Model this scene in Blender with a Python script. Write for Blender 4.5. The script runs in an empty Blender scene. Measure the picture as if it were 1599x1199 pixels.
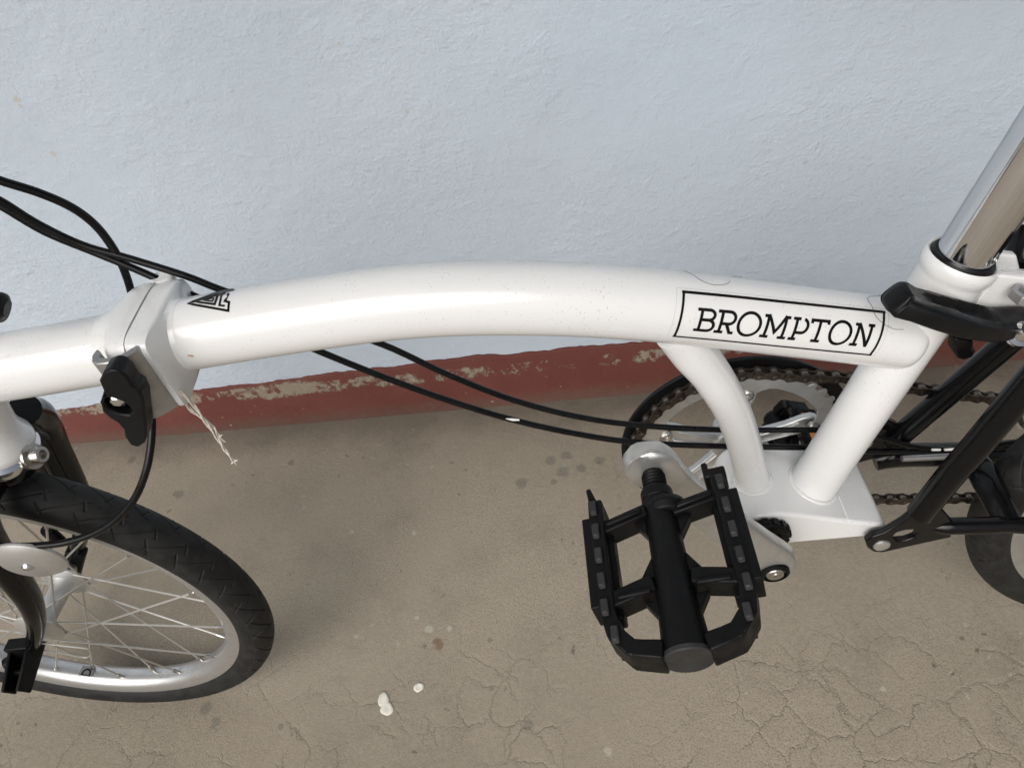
import bpy, bmesh, math, random
from mathutils import Vector, Matrix
R = math.radians
random.seed(7)
scene = bpy.context.scene
COL = scene.collection

# ------------------------------------------------------------------ camera
cam_d = bpy.data.cameras.new('camera')
cam = bpy.data.objects.new('camera', cam_d); COL.objects.link(cam)
cam_d.sensor_width = 36.0; cam_d.sensor_fit = 'HORIZONTAL'; cam_d.lens = 25.6893
cam_d.clip_start = 0.02; cam_d.clip_end = 200
_cx, _cy, _cz = [[0.987269,-0.024803,-0.157113],[0.12548,0.728463,0.673495],[0.097746,-0.684636,0.722302]]
cam.matrix_world = Matrix(((_cx[0], _cy[0], _cz[0], (-0.1231,-0.3296,0.7844)[0]), (_cx[1], _cy[1], _cz[1], (-0.1231,-0.3296,0.7844)[1]),
                           (_cx[2], _cy[2], _cz[2], (-0.1231,-0.3296,0.7844)[2]), (0, 0, 0, 1)))
scene.camera = cam

# ------------------------------------------------------------------ sky, sun, exposure
SUN_EL, SUN_AZ = 44.0, 206.0          # azimuth of the sun seen from above, from +Y clockwise
world = bpy.data.worlds.new('World'); scene.world = world; world.use_nodes = True
wt = world.node_tree; wt.nodes.clear()
wo = wt.nodes.new('ShaderNodeOutputWorld'); bg = wt.nodes.new('ShaderNodeBackground')
sky = wt.nodes.new('ShaderNodeTexSky'); sky.sky_type = 'NISHITA'; sky.sun_disc = False
sky.sun_elevation = R(SUN_EL); sky.sun_rotation = R(SUN_AZ)
sky.air_density = 1.0; sky.dust_density = 4.0; sky.ozone_density = 1.0
bw = wt.nodes.new('ShaderNodeRGBToBW'); mx = wt.nodes.new('ShaderNodeMix'); mx.data_type = 'RGBA'
mx.inputs[0].default_value = 0.66     # thin overcast: most of the blue is washed out
wt.links.new(sky.outputs[0], bw.inputs[0]); wt.links.new(sky.outputs[0], mx.inputs[6]); wt.links.new(bw.outputs[0], mx.inputs[7])
wt.links.new(mx.outputs[2], bg.inputs[0]); bg.inputs[1].default_value = 0.072
wt.links.new(bg.outputs[0], wo.inputs[0])
sun_d = bpy.data.lights.new('sun', 'SUN'); sun_d.energy = 1.5; sun_d.angle = R(62); sun_d.color = (1.0, 0.97, 0.93)
sun = bpy.data.objects.new('sun', sun_d); COL.objects.link(sun)
_d = Vector((math.sin(R(SUN_AZ)) * math.cos(R(SUN_EL)), math.cos(R(SUN_AZ)) * math.cos(R(SUN_EL)), math.sin(R(SUN_EL))))
sun.rotation_euler = _d.to_track_quat('Z', 'Y').to_euler(); sun.location = _d * 8
scene.view_settings.view_transform = 'Standard'; scene.view_settings.look = 'None'
scene.view_settings.gamma = 1.0; scene.view_settings.use_curve_mapping = False
scene.view_settings.exposure = 0.71

# ------------------------------------------------------------------ materials
class NT:
    def __init__(s, name):
        s.m = bpy.data.materials.new(name); s.m.use_nodes = True; s.t = s.m.node_tree
        s.b = s.t.nodes['Principled BSDF']
        s.co = s.n('ShaderNodeTexCoord').outputs['Object']
    def n(s, k, **kw):
        x = s.t.nodes.new(k)
        for a, v in kw.items(): setattr(x, a, v)
        return x
    def set(s, node, key, v):
        if hasattr(v, 'is_linked') or hasattr(v, 'links'): s.t.links.new(v, node.inputs[key])
        else: node.inputs[key].default_value = v
    def noise(s, scale, detail=4, rough=.55, dist=0, co=None, out=0):
        x = s.n('ShaderNodeTexNoise'); s.t.links.new(co or s.co, x.inputs['Vector'])
        x.inputs['Scale'].default_value = scale; x.inputs['Detail'].default_value = detail
        x.inputs['Roughness'].default_value = rough; x.inputs['Distortion'].default_value = dist
        return x.outputs[out]
    def voro(s, scale, feature='F1', co=None, out='Distance', rnd=1.0, dim='3D'):
        x = s.n('ShaderNodeTexVoronoi', feature=feature, voronoi_dimensions=dim); s.t.links.new(co or s.co, x.inputs['Vector'])
        x.inputs['Scale'].default_value = scale; x.inputs['Randomness'].default_value = rnd
        return x.outputs[out]
    def ramp(s, v, a, b, lo=0.0, hi=1.0):
        x = s.n('ShaderNodeMapRange'); x.interpolation_type = 'SMOOTHSTEP'; s.t.links.new(v, x.inputs[0])
        for i, q in enumerate((a, b, lo, hi)): x.inputs[i + 1].default_value = q
        return x.outputs[0]
    def math(s, op, a, b=0.0):
        x = s.n('ShaderNodeMath', operation=op); s.set(x, 0, a); s.set(x, 1, b); return x.outputs[0]
    def mix(s, f, a, b):
        x = s.n('ShaderNodeMix', data_type='RGBA'); s.set(x, 0, f)
        for k, v in ((6, a), (7, b)):
            if isinstance(v, tuple): v = v + (1.0,) if len(v) == 3 else v
            s.set(x, k, v)
        return x.outputs[2]
    def bump(s, h, strength, dist, prev=None):
        x = s.n('ShaderNodeBump'); s.t.links.new(h, x.inputs['Height'])
        x.inputs['Strength'].default_value = strength; x.inputs['Distance'].default_value = dist
        if prev: s.t.links.new(prev, x.inputs['Normal'])
        return x.outputs[0]
    def p(s, **kw):
        for k, v in kw.items():
            if isinstance(v, tuple) and len(v) == 3: v = v + (1.0,)
            s.set(s.b, {'base': 'Base Color', 'rough': 'Roughness', 'metal': 'Metallic', 'coat': 'Coat Weight',
                        'coatr': 'Coat Roughness', 'spec': 'Specular IOR Level', 'normal': 'Normal'}.get(k, k), v)
        return s.m

def simple(name, base, rough=.5, metal=0.0, var=.12, scale=60, bump=0.0, bscale=300, coat=0.0, rvar=.1, spec=.5):
    t = NT(name); nz = t.noise(scale, 5, .6)
    lo = tuple(c * (1 - var) for c in base); hi = tuple(min(1, c * (1 + var)) for c in base)
    t.p(base=t.mix(t.ramp(nz, .3, .7), lo, hi), metal=metal, coat=coat, coatr=.08, spec=spec,
        rough=t.ramp(t.noise(scale * 1.7, 4), .3, .7, max(.02, rough - rvar), rough + rvar))
    if bump: t.p(normal=t.bump(t.noise(bscale, 3), bump, .001))
    return t.m

def m_white():
    t = NT('white_paint')
    patch = t.ramp(t.noise(26, 3), .34, .60)
    speck = t.math('MULTIPLY', t.ramp(t.voro(430, 'F1'), .10, .26, 1, 0), t.ramp(t.noise(160, 2), .42, .56))
    f = t.math('MULTIPLY', t.math('MULTIPLY', speck, patch), .48)
    return t.p(base=t.mix(f, t.mix(t.ramp(t.noise(5, 5, .6), .45, .8, 0, .5), (.765, .767, .765), (.70, .697, .685)), (.30, .285, .26)), rough=.26, coat=.5, coatr=.05)
def m_alu(name, base=(.62, .62, .61), rough=.42):
    t = NT(name); n1 = t.noise(700, 4, .7); n2 = t.noise(45, 5, .65)
    c = t.mix(t.ramp(n2, .35, .75), base, tuple(x * .78 for x in base))
    return t.p(base=c, metal=.85, rough=t.ramp(n2, .3, .7, rough - .08, rough + .1), normal=t.bump(n1, .10, .0006))
WHITE = m_white()
BLACK_GLOSS = simple('black_gloss_paint', (.004, .004, .0045), .16, coat=.0, spec=.28)
BLACK_PLASTIC = simple('black_plastic', (.0045, .0047, .0052), .48, bump=.10, bscale=700, spec=.17)
BLACK_MATT = simple('black_satin_plastic', (.0055, .0058, .0065), .40, bump=.08, bscale=900, spec=.22)
SCUFF = simple('worn_black_plastic', (.018, .018, .018), .6, var=.35, bump=.2, bscale=500)
CABLE = simple('cable_housing', (.003, .003, .0035), .32, var=.2, spec=.25)
CHROME = simple('polished_chrome', (.72, .72, .725), .085, 1.0, var=.01, rvar=.01)
CHROME.node_tree.nodes['Principled BSDF'].inputs['Specular Tint'].default_value = (.62, .63, .66, 1)
STEEL = simple('spoke_steel', (.60, .585, .55), .42, .9, var=.03, scale=20, rvar=.03)
BOLT = simple('bolt_steel', (.52, .50, .47), .24, 1.0, var=.06, scale=60, rvar=.05)
ALU = m_alu('cast_aluminium')
ALU_RIM = m_alu('rim_aluminium', (.60, .60, .60), .34)
ALU_RING = m_alu('chainring_aluminium', (.60, .59, .57), .40)
GREY_PLATE = m_alu('anodised_grey', (.46, .46, .455), .45)
CHAIN = simple('oily_chain_steel', (.055, .042, .032), .40, .7, var=.5, scale=140, rvar=.15)
CHAIN_PIN = simple('bare_chain_steel', (.15, .13, .11), .34, .9, var=.4, scale=200)
AMBER = simple('amber_reflector', (.75, .25, .02), .25, var=.2)
DECAL = simple('black_decal_print', (.004, .004, .0045), .4, var=.2, spec=.2)
DECAL_FILM = simple('decal_film_edge', (.42, .41, .39), .4)
STRING = simple('cotton_thread', (.62, .57, .50), .9, var=.2, scale=500, bump=.4, bscale=1500)
HAIR = simple('dark_hair', (.03, .025, .02), .5)
SPLAT = simple('dried_white_paint', (.66, .63, .55), .7, var=.12, scale=120, bump=.3, bscale=250)
WHITE_CHIP = simple('white_chip', (.75, .75, .72), .6)
LABEL_GREY = simple('grey_rim_sticker', (.17, .17, .175), .5)

def m_tyre():
    t = NT('tyre_rubber'); n1 = t.noise(90, 5, .6); n2 = t.noise(900, 3)
    c = t.mix(t.ramp(n1, .35, .72), (.008, .008, .0083), (.021, .0205, .0195))
    return t.p(base=c, rough=t.ramp(n1, .3, .7, .52, .72), spec=.3, normal=t.bump(n2, .15, .0006))
TYRE = m_tyre()

def spots(t, pts, amp=.45):
    """mask of soft irregular round marks at fixed places (object coordinates)"""
    nz = t.n('ShaderNodeTexNoise'); t.t.links.new(t.co, nz.inputs['Vector']); nz.inputs['Scale'].default_value = 130
    tot = None
    for (x, y, z, r) in pts:
        d = t.n('ShaderNodeVectorMath', operation='DISTANCE'); t.t.links.new(t.co, d.inputs[0]); d.inputs[1].default_value = (x, y, z)
        q = t.math('ADD', d.outputs['Value'], t.math('MULTIPLY', t.math('SUBTRACT', nz.outputs[0], .5), r * 2 * amp))
        k = t.ramp(q, r * .55, r * 1.1, 1.0, 0.0)
        tot = k if tot is None else t.math('MAXIMUM', tot, k)
    return tot

def m_ground():
    t = NT('worn_concrete')
    big = t.noise(2.2, 6, .6); mid = t.noise(11, 6, .65); fine = t.noise(170, 5, .7); grit = t.noise(520, 3, .7)
    c = t.mix(t.ramp(big, .35, .66), (.258, .222, .172), (.335, .288, .224))
    c = t.mix(t.math('MULTIPLY', t.ramp(mid, .45, .75), .45), c, (.185, .160, .130))
    c = t.mix(t.math('MULTIPLY', t.ramp(fine, .35, .7), .32), c, (.405, .345, .265))
    c = t.mix(t.math('MULTIPLY', t.ramp(grit, .47, .62), t.ramp(t.noise(4, 3), .38, .64, .16, .46)), c, (.092, .080, .060))
    # hairline crazing
    warp = t.n('ShaderNodeVectorMath', operation='ADD'); sc = t.n('ShaderNodeVectorMath', operation='SCALE')
    t.t.links.new(t.noise(22, 5, .65, out=1), sc.inputs[0]); sc.inputs['Scale'].default_value = .052
    t.t.links.new(t.co, warp.inputs[0]); t.t.links.new(sc.outputs[0], warp.inputs[1])
    e1 = t.voro(10, 'DISTANCE_TO_EDGE', warp.outputs[0], dim='2D'); e2 = t.voro(23, 'DISTANCE_TO_EDGE', warp.outputs[0], dim='2D')
    m1 = t.ramp(t.noise(9, 3, .55), .42, .60); m2 = t.ramp(t.noise(11, 3, .55, co=warp.outputs[0]), .45, .62)
    sep = t.n('ShaderNodeSeparateXYZ'); t.t.links.new(t.co, sep.inputs[0])
    near = t.ramp(t.math('ADD', sep.outputs[1], t.math('MULTIPLY', t.math('SUBTRACT', mid, .5), .2)), .13, -.12)   # the crazing dies out towards the wall
    l1 = t.math('MULTIPLY', t.math('MULTIPLY', t.ramp(e1, .0, .014, 1, 0), m1), near)
    l2 = t.math('MULTIPLY', t.math('MULTIPLY', t.ramp(e2, .0, .026, 1, 0), m2), near)
    wr = t.math('MULTIPLY', t.math('MAXIMUM', t.math('MULTIPLY', t.ramp(e1, .0, .08, 1, 0), t.ramp(t.noise(9, 3, .55), .40, .62)), t.math('MULTIPLY', t.ramp(e2, .0, .13, 1, 0), t.ramp(t.noise(11, 3, .55, co=warp.outputs[0]), .42, .64))), near)
    crack = t.math('MAXIMUM', l1, t.math('MULTIPLY', l2, .75))
    c = t.mix(t.math('MULTIPLY', crack, t.math('ADD', .12, t.math('MULTIPLY', fine, .50))), c, (.085, .074, .060))
    # specks
    v = t.math('ADD', t.voro(34, 'F1', warp.outputs[0], dim='2D'), t.math('MULTIPLY', t.math('SUBTRACT', fine, .5), .12)); vm = t.ramp(t.noise(14, 3), .50, .66)
    c = t.mix(t.math('MULTIPLY', t.math('MULTIPLY', t.ramp(v, .03, .09, 1, 0), vm), .60), c, (.055, .048, .042))
    v2 = t.voro(27, 'F1', warp.outputs[0], dim='2D'); vm2 = t.ramp(t.noise(6, 3), .54, .66)
    c = t.mix(t.math('MULTIPLY', t.math('MULTIPLY', t.ramp(v2, .03, .075, 1, 0), vm2), .35), c, (.52, .48, .42))
    # damp paw-like marks, rust star, old drips
    damp = spots(t, DAMP); c = t.mix(t.math('MULTIPLY', damp, t.math('ADD', .18, t.math('MULTIPLY', fine, .45))), c, (.085, .080, .074))
    c = t.mix(t.math('MULTIPLY', spots(t, RUST, .9), .7), c, (.16, .085, .05))
    c = t.mix(t.math('MULTIPLY', spots(t, PALE, .7), .45), c, (.50, .46, .39))
    # grime line along the foot of the wall
    foot = t.math('ADD', sep.outputs[1], t.math('MULTIPLY', sep.outputs[0], .0473))
    fm = t.math('MULTIPLY', t.ramp(t.math('ADD', foot, t.math('MULTIPLY', t.math('SUBTRACT', mid, .5), .10)), .29, .365), .55)
    c = t.mix(fm, c, (.10, .088, .074))
    nrm = t.bump(mid, .22, .005); nrm = t.bump(fine, .30, .0020, nrm); nrm = t.bump(grit, .45, .0011, nrm); nrm = t.bump(t.math('SUBTRACT', 1.0, wr), .24, .0018, nrm); nrm = t.bump(t.math('SUBTRACT', 1.0, crack), .6, .0012, nrm)
    return t.p(base=c, rough=t.ramp(mid, .3, .7, .72, .9), spec=.3, normal=nrm)

def m_wall():
    t = NT('pale_blue_render')
    mp = t.n('ShaderNodeMapping'); t.t.links.new(t.co, mp.inputs[0]); mp.inputs['Scale'].default_value = (.9, 1, 1.05)
    a = t.noise(75, 5, .60, co=mp.outputs[0]); b = t.noise(230, 4, .62, co=mp.outputs[0]); big = t.noise(3.0, 4, .55); w = t.noise(30, 4, .6, dist=.5, co=mp.outputs[0])
    c = t.mix(t.ramp(big, .3, .7), (.515, .590, .675), (.56, .632, .715))
    c = t.mix(t.math('MULTIPLY', t.ramp(t.noise(5, 6, .7), .50, .78), .22), c, (.43, .46, .495))
    pv = t.voro(24, 'F1'); pm = t.ramp(t.noise(4, 3), .54, .64)
    pit = t.math('MULTIPLY', t.ramp(pv, .045, .085, 1, 0), pm)
    c = t.mix(t.math('MULTIPLY', pit, .55), c, (.34, .35, .36))
    c = t.mix(t.math('MULTIPLY', spots(t, CHIP, .8), .6), c, (.50, .47, .38))
    rid = t.ramp(w, .52, .66)
    amt = t.ramp(t.noise(3.4, 3, .6), .32, .66, .35, 1.0); trow = t.noise(9, 3, .5, dist=.8)
    n = t.bump(trow, .26, .010); n = t.bump(t.math('MULTIPLY', a, amt), .50, .0040, n); n = t.bump(t.math('MULTIPLY', b, amt), .62, .0018, n); n = t.bump(t.math('MULTIPLY', rid, amt), .24, .0024, n); n = t.bump(t.math('SUBTRACT', 1.0, pit), .4, .0015, n)
    return t.p(base=c, rough=t.ramp(a, .3, .7, .42, .60), spec=.45, normal=n)

def m_red():
    t = NT('worn_red_paint')
    n1 = t.noise(40, 7, .75); n2 = t.noise(150, 5, .7); big = t.noise(5, 5, .6)
    c = t.mix(t.ramp(big, .3, .7), (.130, .038, .029), (.165, .056, .045))
    c = t.mix(t.math('MULTIPLY', t.ramp(n2, .45, .75), .45), c, (.115, .030, .023))
    sep = t.n('ShaderNodeSeparateXYZ'); t.t.links.new(t.co, sep.inputs[0]); z = sep.outputs[2]
    band = t.math('MULTIPLY', t.ramp(z, .052, .068), t.ramp(z, .082, .094, 1, 0))
    m = t.math('ADD', t.math('MULTIPLY', t.math('SUBTRACT', n1, .5), 1.6), t.math('MULTIPLY', t.math('SUBTRACT', n2, .5), 1.1))
    m = t.math('ADD', m, t.math('MULTIPLY', t.math('SUBTRACT', big, .47), 1.6))
    worn = t.ramp(t.math('ADD', m, t.math('MULTIPLY', t.math('SUBTRACT', band, .84), .60)), .06, .30)
    c = t.mix(worn, c, t.mix(n2, (.20, .16, .12), (.34, .29, .23)))
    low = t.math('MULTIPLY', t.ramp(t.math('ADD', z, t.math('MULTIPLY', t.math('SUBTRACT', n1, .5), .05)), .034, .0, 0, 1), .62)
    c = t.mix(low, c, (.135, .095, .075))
    sp = t.math('MULTIPLY', t.ramp(t.voro(46, 'F1'), .06, .13, 1, 0), t.ramp(n1, .5, .62))
    c = t.mix(t.math('MULTIPLY', sp, .7), c, (.46, .42, .36))
    n = t.bump(n2, .35, .0016); n = t.bump(t.math('SUBTRACT', 1.0, worn), .6, .0012, n)
    return t.p(base=c, rough=t.ramp(n1, .3, .7, .5, .75), spec=.35, normal=n)

# ------------------------------------------------------------------ mesh helpers
def link(name, me, mat, parent=None, kind=None):
    o = bpy.data.objects.new(name, me); COL.objects.link(o)
    if mat and not me.materials: me.materials.append(mat)
    if parent: o.parent = parent
    if kind: o['kind'] = kind
    return o
def tag(o, label, cat, group=None):
    o['label'] = label; o['category'] = cat
    if group: o['group'] = group
    return o
def crom(P, n=10):
    P = [Vector(p) for p in P]
    if len(P) < 3: return [P[0].lerp(P[-1], i / n) for i in range(n + 1)]
    Q = [2 * P[0] - P[1]] + P + [2 * P[-1] - P[-2]]; o = []
    for i in range(1, len(Q) - 2):
        a, b, c, d = Q[i - 1:i + 3]
        for k in range(n):
            t = k / n; o.append(.5 * (2 * b + (c - a) * t + (2 * a - 5 * b + 4 * c - d) * t * t + (3 * b - a - 3 * c + d) * t ** 3))
    return o + [P[-1]]
class MB:
    def __init__(s): s.bm = bmesh.new()
    def rings(s, rings, caps=True, closed=False):
        V = [[s.bm.verts.new(v) for v in r] for r in rings]; n = len(V[0]); m = len(V)
        for i in range(m if closed else m - 1):
            a, b = V[i], V[(i + 1) % m]
            for k in range(n):
                s.bm.faces.new((a[k], a[(k + 1) % n], b[(k + 1) % n], b[k]))
        if caps and not closed:
            s.bm.faces.new(V[0][::-1]); s.bm.faces.new(V[-1])
        return s
    def tube(s, pts, r, seg=20, smooth=0, caps=True, flat=None, up=(0, 1, 0)):
        """sweep a circle (or flattened ellipse: flat=(across,up) factors) along pts; r is a number or a list per point"""
        P = [Vector(p) for p in pts]
        rr = list(r) if isinstance(r, (list, tuple)) else [r] * len(P)
        if smooth:
            base = rr; P2 = crom(P, smooth); N = len(P2) - 1
            rr = []
            for i in range(N + 1):
                u = i / smooth; k = min(int(u), len(base) - 2); f = u - k; f = f * f * (3 - 2 * f); rr.append(base[k] * (1 - f) + base[k + 1] * f)
            P = P2
        rings = []; ref = Vector(up)
        for i, p in enumerate(P):
            t = (P[min(i + 1, len(P) - 1)] - P[max(i - 1, 0)]).normalized()
            x = ref - t * ref.dot(t)
            if x.length < 1e-4: x = Vector((0, 0, 1)) - t * t.z
            x.normalize(); y = t.cross(x); ref = x
            fx, fy = flat or (1, 1)
            rings.append([p + x * math.cos(a) * rr[i] * fx + y * math.sin(a) * rr[i] * fy for a in [2 * math.pi * k / seg for k in range(seg)]])
        return s.rings(rings, caps)
    def extrude(s, outer, vec, holes=()):
        vec = Vector(vec); bm = s.bm; E = []; loops = []
        for L in [outer] + list(holes):
            vs = [bm.verts.new(v) for v in L]; loops.append(vs)
            E += [bm.edges.new((vs[i], vs[(i + 1) % len(vs)])) for i in range(len(vs))]
        if holes: F = [g for g in bmesh.ops.triangle_fill(bm, edges=E, use_beauty=True)['geom'] if isinstance(g, bmesh.types.BMFace)]
        else: F = [bm.faces.new(loops[0])]
        g = bmesh.ops.duplicate(bm, geom=F + list({e for f in F for e in f.edges}) + list({v for f in F for v in f.verts}))
        vm = g['vert_map']; 
        new = [e for e in g['geom'] if isinstance(e, bmesh.types.BMVert)]
        for v in new: v.co += vec
        for vs in loops:
            n = len(vs)
            for i in range(n): bm.faces.new((vs[i], vs[(i + 1) % n], vm[vs[(i + 1) % n]], vm[vs[i]]))
        return s
    def box(s, c, size, rot=None):
        M = Matrix.Translation(Vector(c)) @ (rot.to_4x4() if rot else Matrix.Identity(4)) @ Matrix.Diagonal((*size, 1))
        bmesh.ops.create_cube(s.bm, size=1.0, matrix=M); return s
    def bar(s, a, b, w, h, up=(0, 0, 1), w2=None, h2=None):
        a, b = Vector(a), Vector(b); t = (b - a).normalized(); u = Vector(up); u = (u - t * u.dot(t)).normalized(); x = t.cross(u)
        w2 = w2 or w; h2 = h2 or h
        q = lambda p, w, h: [p + x * w / 2 * i + u * h / 2 * j for i, j in ((-1, -1), (1, -1), (1, 1), (-1, 1))]
        return s.rings([q(a, w, h), q(b, w2, h2)])
    def lathe(s, prof, c, axis=(0, 1, 0), seg=48, closed=False, caps=True):
        """prof: (radius, distance along axis)"""
        c = Vector(c); ax = Vector(axis).normalized(); x = ax.orthogonal().normalized(); y = ax.cross(x)
        rg = [[c + ax * h + (x * math.cos(a) + y * math.sin(a)) * r for a in [2 * math.pi * k / seg for k in range(seg)]] for r, h in prof]
        return s.rings(rg, caps, closed)
    def xf(s, M):
        bmesh.ops.transform(s.bm, matrix=M, verts=s.bm.verts); return s
    def mesh(s, name, ang=35):
        bmesh.ops.recalc_face_normals(s.bm, faces=s.bm.faces)
        me = bpy.data.meshes.new(name); s.bm.to_mesh(me); s.bm.free()
        me.polygons.foreach_set('use_smooth', [True] * len(me.polygons)); me.set_sharp_from_angle(angle=R(ang)); return me
    def build(s, name, mat, parent=None, bevel=0, segs=3, ang=35, kind=None):
        o = link(name, s.mesh(name, ang), mat, parent, kind)
        if bevel:
            b = o.modifiers.new('bevel', 'BEVEL'); b.width = bevel; b.segments = segs; b.limit_method = 'ANGLE'; b.angle_limit = R(35)
            b.harden_normals = False; b.use_clamp_overlap = True
        return o
def circ(c, r, n=20, a=(1, 0, 0), b=(0, 0, 1), ra=None):
    c = Vector(c); a = Vector(a); b = Vector(b); rb = ra or r
    return [c + a * r * math.cos(2 * math.pi * k / n) + b * rb * math.sin(2 * math.pi * k / n) for k in range(n)]

# ------------------------------------------------------------------ setting
WA = math.atan(-.0473)
DAMP = [(*g, r) for g, r in (((-0.1804,0.2647,0.0), .0085), ((-0.1593,0.2702,0.0), .0085), ((-0.1655,0.2435,0.0), .0095), ((-0.1407,0.2463,0.0), .0085), ((-0.1161,0.2554,0.0), .0075), ((-0.2214,0.2337,0.0), .0095), ((-0.1783,0.2299,0.0), .0055),
        ((-0.5884,-0.0238,0.0), .0085), ((-0.5726,-0.0402,0.0), .0065), ((-0.7132,0.2809,-0.0), .008), ((-0.5527,0.3149,0.0), .006), ((-0.719,0.2839,0.0), .006), ((-0.8133,0.357,0.0), .008), ((-0.2243,-0.0695,0.0), .0065), ((-0.4957,-0.0508,0.0), .004), ((-0.2642,0.0244,0.0), .0035), ((-0.2623,-0.0298,0.0), .0028), ((-0.3167,0.281,0.0), .003))]
RUST = [(*(-0.324,0.0263,0.0), .0075)]
PALE = [(*(-0.3355,0.0449,0.0), .0055), (*(-0.3112,0.0425,0.0), .004), (*(-0.3509,0.0597,0.0), .003), (*(-0.1451,-0.0998,0.0), .005), (*(-0.3618,0.175,0.0), .004), (*(-0.4466,0.1873,0.0), .0035), (*(0.1309,-0.0627,0.0), .003), (*(-0.3757,0.3495,-0.0), .003), (*(-0.9229,0.4081,0.0), .005), (*(-0.9196,0.3949,-0.0), .004)]
bmw = Matrix.Rotation(-WA, 4, 'Z') @ Matrix.Translation((0, -.3657, 0))
CHIP = [(*(bmw @ Vector(q)), r) for q, r in (((-0.6515,0.3965,0.5231), .0042), ((-0.6529,0.3966,0.5171), .003), ((-0.6532,0.3966,0.4623), .0035), ((-0.3117,0.3804,0.5278), .002), ((-0.2652,0.3782,0.4529), .003))]

gm = MB(); gm.bm.faces.new([gm.bm.verts.new(v) for v in ((-30, -40, 0), (30, -40, 0), (30, 6, 0), (-30, 6, 0))])
ground = gm.build('ground', m_ground(), kind='structure')

wall = MB().extrude([(-6, 0, -.05), (7, 0, -.05), (7, 0, 2.7), (-6, 0, 2.7)], (0, .25, 0)).build('wall', m_wall())
wall.location = (0, .3657, 0); wall.rotation_euler = (0, 0, WA)
tag(wall, 'pale blue rough rendered wall behind the bicycle, with a red painted base', 'wall')
MB().box((0, -.75, 2.5), (12, 1.5, .12)).build('eave', simple('eave_boards', (.20, .19, .17), .8), wall)
# red painted base course: proud of the wall, with an uneven upper edge
top = []; x = -6.0
ctl = [(-6, .075), (-1.0, .074), (-.93, .075), (-.70, .087), (-.52, .0945), (-.40, .0985), (-.245, .1035), (-.22, .1005), (-.07, .0995), (.3, .098), (7, .1)]
while x <= 7.0:
    for (a, za), (b, zb) in zip(ctl, ctl[1:]):
        if a <= x <= b: z = za + (zb - za) * (x - a) / (b - a)
    top.append((x, 0, z + random.uniform(-.0011, .0011) + .0012 * math.sin(x * 37) + .0008 * math.sin(x * 91 + 1)))
    x += .006 if -1.3 < x < 1.0 else .25
sk = MB(); rg = []
for (x, y, z) in top: rg.append([(x, .001, -.02), (x, -.0045, -.02), (x, -.0042, z - .004), (x, -.003, z - .001), (x, .001, z)])
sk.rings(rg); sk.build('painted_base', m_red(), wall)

# ------------------------------------------------------------------ bicycle
bike = bpy.data.objects.new('bicycle', None); COL.objects.link(bike)
bike.empty_display_size = .1; bike.rotation_euler = (-R(1.806), 0, 0)
tag(bike, 'white folding bicycle with black lettered frame, black pedals and small wheels beside the wall', 'bicycle')
ZB, YG, XF, XR = 0.2604, 0.0619, -0.6507, 0.3974

# --- main tube
TUBE = [(-0.3895,0.0,0.5019),(-0.3624,0.0,0.5034),(-0.3213,0.0,0.505),(-0.2834,0.0,0.5057),(-0.2384,0.0,0.5055),(-0.1989,0.0,0.5023),(-0.1601,0.0,0.4962),(-0.1214,0.0,0.4882),(-0.0825,0.0,0.478),(-0.0429,0.0,0.4656),(-0.0024,0.0,0.452),(0.039,0.0,0.4382),(0.0832,0.0,0.4234)]
TR = .0229
PATH = crom(TUBE, 12)
SL = [0.0]
for a, b in zip(PATH, PATH[1:]): SL.append(SL[-1] + (b - a).length)
def at_s(s):
    s = min(max(s, 0), SL[-1] - 1e-6)
    for i in range(len(SL) - 1):
        if SL[i] <= s <= SL[i + 1]: return PATH[i].lerp(PATH[i + 1], (s - SL[i]) / (SL[i + 1] - SL[i]))
def on_tube(s, phi, lift=.0003):
    c = at_s(s); t = (at_s(s + .001) - at_s(s - .001)).normalized(); nz = Vector((-t.z, 0, t.x))
    return c + (TR + lift) * (math.cos(phi) * Vector((0, -1, 0)) + math.sin(phi) * nz)
main = MB().tube(PATH + [PATH[-1] + (PATH[-1] - PATH[-2]).normalized() * q for q in (.003, .0055, .0075, .009, .0098)], [TR] * len(PATH) + [TR * .985, TR * .95, TR * .885, TR * .78, TR * .66], 56).build('main_tube', WHITE, bike)

# lettering: 2-D strokes (u along the tube, v up) wrapped round the tube between four corner points (s, phi)
TL_, TR_, BR_, BL_ = (0.3285,1.0911), (0.4586,1.2171), (0.4559,-0.0757), (0.3283,-0.2158)
def uv(u, v, lift=.0003):
    b = [BL_[k] + (BR_[k] - BL_[k]) * u for k in (0, 1)]; t = [TL_[k] + (TR_[k] - TL_[k]) * u for k in (0, 1)]
    return on_tube(b[0] + (t[0] - b[0]) * v, b[1] + (t[1] - b[1]) * v, lift)
WD, HD = 4.45, 1.0
dec = MB()
def stroke(P, w, lift=.0003, mb=None):
    """P in (u, v); ribbon of width w (units of decal height)"""
    mb = mb or dec
    Q = [Vector((u * WD, v * HD)) for u, v in P]; S = [Q[0]]
    for a, b in zip(Q, Q[1:]):
        n = max(1, int((b - a).length / .06)); S += [a.lerp(b, k / n) for k in range(1, n + 1)]
    L = []
    for i, p in enumerate(S):
        t1 = (S[i] - S[i - 1]).normalized() if i else (S[1] - S[0]).normalized()
        t2 = (S[i + 1] - S[i]).normalized() if i < len(S) - 1 else t1
        m = Vector((-t1.y - t2.y, t1.x + t2.x)); m = m / max(.4, m.dot(Vector((-t1.y, t1.x))))
        L.append([mb.bm.verts.new(uv(q.x / WD, q.y / HD, lift)) for q in (p + m * w / 2, p - m * w / 2)])
    for a, b in zip(L, L[1:]): mb.bm.faces.new((a[0], b[0], b[1], a[1]))
V0, V1, SW = .205, .70, .063
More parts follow.
